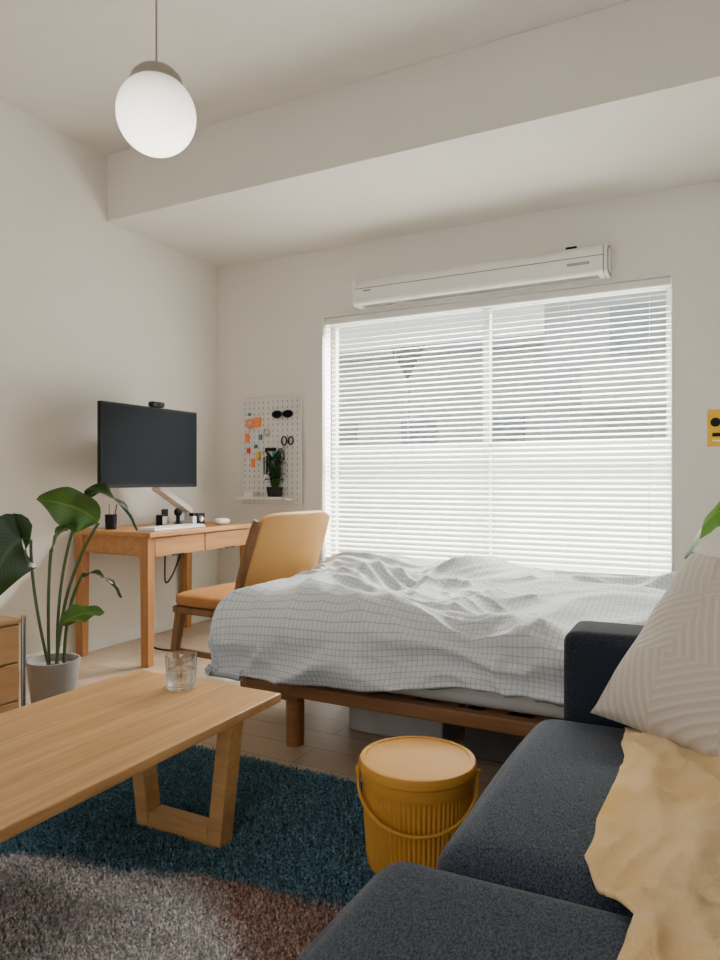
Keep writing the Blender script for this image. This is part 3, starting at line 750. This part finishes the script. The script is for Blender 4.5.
# ---------------------------------------------------------------- sofa
p = []
sx0, sx1 = 2.90, 3.82
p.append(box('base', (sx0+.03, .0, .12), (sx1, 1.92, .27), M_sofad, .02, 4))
p.append(softbox('seat_cushion_1', (2.865, 1.010, .25), (3.62, 1.738, .430), M_sofa, .058, .016))
p.append(softbox('seat_cushion_2', (2.80, .20, .25), (3.62, 1.000, .432), M_sofa, .060, .018))
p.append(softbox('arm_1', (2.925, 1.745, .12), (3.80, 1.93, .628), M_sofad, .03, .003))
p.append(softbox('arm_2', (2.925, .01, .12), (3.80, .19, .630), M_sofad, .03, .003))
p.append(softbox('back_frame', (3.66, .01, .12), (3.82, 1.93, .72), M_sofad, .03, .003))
p.append(softbox('back_cushion_1', (3.50, 1.03, .43), (3.66, 1.735, .80), M_sofa, .06, .015))
p.append(softbox('back_cushion_2', (3.50, .20, .43), (3.66, 1.02, .80), M_sofa, .06, .015))
for i, (x, y) in enumerate(((sx0+.1, .08), (sx0+.1, 1.84), (sx1-.08, .08), (sx1-.08, 1.84))):
    p.append(lathe('leg_%d' % i, [(.014, 0), (.022, .12)], (x, y, 0), M_chairw, 24))
sofa = grp('sofa', (3.3, 1.0, 0), p, 0)

def pillow(name, half, T, m):
    def side(sg):
        def f(u, v):
            a = 2*u-1; b = 2*v-1
            e = max(0, (1-abs(a)**2.6))*max(0, (1-abs(b)**2.6))
            x = a*half*(1-.06*(1-b*b)); y = b*half*(1-.06*(1-a*a))
            z_ = sg*T*(e**.55) + .008*noise.noise(Vector((a*3, b*3, sg)))*(e**.3)
            return Vector((x, y, z_))
        return f
    A = gridmesh(name, side(1), 40, 40, m); B = gridmesh(name+'_b', side(-1), 40, 40, m)
    bm = bmesh.new(); bm.from_mesh(A.data); bm2 = B.data
    bm.from_mesh(bm2); bmesh.ops.remove_doubles(bm, verts=bm.verts, dist=.0008); bmesh.ops.recalc_face_normals(bm, faces=bm.faces)
    bm.to_mesh(A.data); bm.free(); bpy.data.objects.remove(B)
    A.data.polygons.foreach_set('use_smooth', [True]*len(A.data.polygons))
    return A
pl = pillow('throw_pillow', .238, .098, M_cush)
bd = Vector((.85, -.52, 0)).normalized(); th = radians(42)
ud = Vector((.52*sin(th), .85*sin(th), cos(th))).normalized(); nd = bd.cross(ud).normalized()
rr = radians(-5)
b2 = bd*cos(rr)+ud*sin(rr); u2 = ud*cos(rr)-bd*sin(rr)
cpos = Vector((3.04, 1.675, .45)) + .228*(b2+u2) + nd*.05 + Vector((0, 0, -.005))
Mx = Matrix((b2, u2, nd)).transposed().to_4x4(); Mx.translation = cpos
pl.matrix_world = Mx
M_blue = mat('pale_blue_cotton', (.52, .62, .70), .9, var=.03, nscale=12, bump=.3, bscale=30)
bp_ = pillow('bed_pillow', .27, .075, M_blue); bp_.scale = (.9, 1.15, 1); bp_.location = (3.40, 2.70, .685)
bp_.rotation_euler = (0, radians(-12), 0)

# blanket draped on the seat
def blank(u, v):
    y = 1.62 - 1.27*v
    t1 = max(0, min(1, (v-.45)/.10))
    x = 3.085 + .02*sin(v*6)+.09*t1 + .08*max(0, v-.5) + .41*u
    gap = -.022*math.exp(-((y-1.005)/.03)**2)
    z_ = .450 + gap
    rg = max(0, 1-abs(noise.noise(Vector((x*7+y*3, y*2.6-x*2, 2)))*2.4))**1.6*.020 + max(0, 1-abs(noise.noise(Vector((x*15-y*6, y*7, 5)))*2.6))**2*.010
    edge = min(1, u/.06)
    z_ += rg*(.3+.7*edge) + .002
    x += .012*noise.noise(Vector((y*8, u*3, 1)))
    return Vector((x, y, z_))
bl = gridmesh('throw_blanket', blank, 90, 200, M_blanket, lambda u, v: (u*.5, v*1.3))
md = bl.modifiers.new('s', 'SOLIDIFY'); md.thickness = .006; md.offset = -1

# ---------------------------------------------------------------- cabinet left
kx0, kx1, ky0, ky1, kh = .45, 1.02, 1.22, 1.69, .50
M_cab = wood('cabinet_wood', (.38, .19, .075), (.50, .28, .12), 'Y')
p = [box('carcass', (kx0, ky0, .06), (kx1-.012, ky1-.012, kh-.02), M_cab, .003), box('top', (kx0, ky0, kh-.018), (kx1, ky1-.012, kh), M_cab, .003)]
for i in range(3):
    z0 = .07+i*.137; p.append(box('drawer_front_%d' % i, (kx1-.011, ky0+.01, z0), (kx1, ky1-.02, z0+.130), M_cab, .003))
    p.append(lathe('knob_%d' % i, [(.008, 0), (.006, .01), (.012, .02)], (0, 0, 0), M_metal, 24)); p[-1].rotation_euler = (0, pi/2, 0); p[-1].location = (kx1, (ky0+ky1)/2, z0+.065)
for i, (x, y) in enumerate(((kx1-.005, ky1), (kx1-.005, ky0-.01), (kx0+.005, ky1), (kx0+.005, ky0-.01))):
    p.append(tube('frame_post_%d' % i, [(x, y, 0), (x, y, kh+.005)], .009, M_metal))
p.append(tube('frame_bar', [(kx1-.005, ky1, .09), (kx0+.005, ky1, .09)], .006, M_metal))
grp('drawer_cabinet', (.75, 1.45, 0), p)

# ---------------------------------------------------------------- big plant
pc = (.79, 2.0, 0)
p = [lathe('pot', [(.072, 0), (.078, .01), (.104, .235), (.106, .25), (.098, .25), (.094, .22)], pc, M_pot, 48), lathe('soil', [(.094, .215), (.0001, .225)], pc, M_soil, 32, caps=False)]
base = Vector((.79, 2.0, .22))
def addleaf(i, A, C, B, w, m, side, sb, bend, **kw):
    A = Vector(A); b0 = base+Vector(sb); mid = (b0+A)/2+Vector(bend)
    p.append(stem('petiole_%d' % i, [b0, mid, A], .0065)); p.append(leaf('leaf_%d' % i, A, C, B, w, m, side, **kw))
addleaf(1, (.965, 2.08, .82), (.92, 2.04, .90), (.735, 1.96, .92), .20, M_leaf, (.25, -.25, .9), (.02, 0, 0), (-.08, -.02, .05), shape=.85)
addleaf(2, (.925, 2.05, .93), (1.0, 2.09, 1.01), (1.115, 2.15, .79), .11, M_leafd, (.3, -.9, .5), (0, .02, 0), (-.10, 0, .08))
addleaf(3, (.715, 1.95, .75), (.64, 1.905, .80), (.53, 1.86, .46), .27, M_leafd, (.888, .459, .35), (-.03, 0, 0), (-.03, -.02, .05), shape=.7, fold=.12, wave=.005)
addleaf(4, (.90, 2.05, .60), (.98, 2.09, .64), (1.055, 2.12, .51), .05, M_leafd, (.3, -.8, .4), (.04, .02, 0), (-.05, 0, .05))
addleaf(5, (.84, 2.0, .40), (.91, 2.03, .46), (1.0, 2.08, .45), .09, M_leaf, (.2, -.4, .8), (.04, -.02, 0), (0, 0, .02))
addleaf(6, (.80, 1.98, .70), (.84, 2.0, .84), (.89, 2.06, .80), .07, M_leaf, (.6, -.2, .5), (.0, -.02, 0), (-.02, 0, .05))
grp('potted_bird_of_paradise', pc, p)

# plant on right, beyond bed
pc = (3.48, 3.62, 0)
p = [lathe('pot', [(.10, 0), (.13, .26), (.135, .28), (.125, .28), (.12, .25)], pc, M_pot, 48), lathe('soil', [(.12, .24), (.0001, .25)], pc, M_soil, 32, caps=False)]
base = Vector((3.48, 3.62, .25))
addleaf(1, (3.34, 3.55, .84), (3.24, 3.52, .94), (3.13, 3.5, .64), .21, M_leaf, (.3, -.5, .7), (0, 0, 0), (0, 0, .06))
addleaf(2, (3.45, 3.5, .78), (3.42, 3.4, .86), (3.36, 3.3, .70), .16, M_leaf, (.7, 0, .4), (0, 0, 0), (0, 0, .06))
addleaf(3, (3.55, 3.66, .85), (3.62, 3.7, .95), (3.72, 3.72, .8), .16, M_leafd, (.3, -.6, .5), (0, 0, 0), (0, 0, .06))
grp('potted_rubber_plant', pc, p)

# poster
p = [box('panel', (3.212, D-.006, 1.175), (3.44, D, 1.365), mat('poster_yellow', (.78, .42, .02), .6)), box('smile_mouth', (3.235, D-.0072, 1.225), (3.41, D-.0062, 1.245), M_black),
     box('text_line', (3.235, D-.0072, 1.20), (3.41, D-.0062, 1.208), M_white)]
for k, x in enumerate((3.25, 3.34)):
    l = lathe('eye_%d' % k, [(.024, 0), (.024, .001)], (0, 0, 0), M_or if k else M_black, 24); l.rotation_euler = (pi/2, 0, 0); l.location = (x, D-.0062, 1.30); p.append(l)
grp('wall_poster', (3.33, D, 1.27), p)

# ---------------------------------------------------------------- lights
def area(name, loc, target, sx, sy, e, col):
    l = bpy.data.lights.new(name, 'AREA'); l.shape = 'RECTANGLE'; l.size = sx; l.size_y = sy; l.energy = e; l.color = col
    o = bpy.data.objects.new(name, l); COL.objects.link(o); o.location = loc
    o.rotation_euler = (Vector(target)-Vector(loc)).to_track_quat('-Z', 'Y').to_euler(); return o
area('sky_light', (1.96, 5.2, 3.3), (1.96, 3.6, 1.1), 3.0, 1.6, 2600, (1, .96, .89))
area('ground_bounce_fill', (1.96, 5.2, -.2), (1.96, 4.3, 1.3), 3.4, 1.2, 850, (1, .955, .88))  # added lamp, unseen below the sill, standing in for daylight off the street
w = bpy.data.worlds.new('sky'); S.world = w; w.use_nodes = True
t = w.node_tree; bg = t.nodes['Background']
tc = N(t, 'ShaderNodeTexCoord'); sp = N(t, 'ShaderNodeSeparateXYZ'); t.links.new(tc.outputs['Generated'], sp.inputs[0])
r = N(t, 'ShaderNodeValToRGB'); r.color_ramp.elements[0].position = 0; r.color_ramp.elements[0].color = (.97, .91, .83, 1)
r.color_ramp.elements[1].position = .5; r.color_ramp.elements[1].color = (.80, .84, .88, 1)
t.links.new(sp.outputs['Z'], r.inputs['Fac']); t.links.new(r.outputs['Color'], bg.inputs['Color']); bg.inputs['Strength'].default_value = 1.5

# ---------------------------------------------------------------- camera
cam = bpy.data.cameras.new('cam'); co = bpy.data.objects.new('camera', cam); COL.objects.link(co)
co.location = (3.27, 0, 1.0); co.rotation_euler = (radians(90), 0, radians(27.34))
cam.sensor_fit = 'VERTICAL'; cam.sensor_height = 36; cam.lens = 26.1; cam.clip_start = .02
S.camera = co
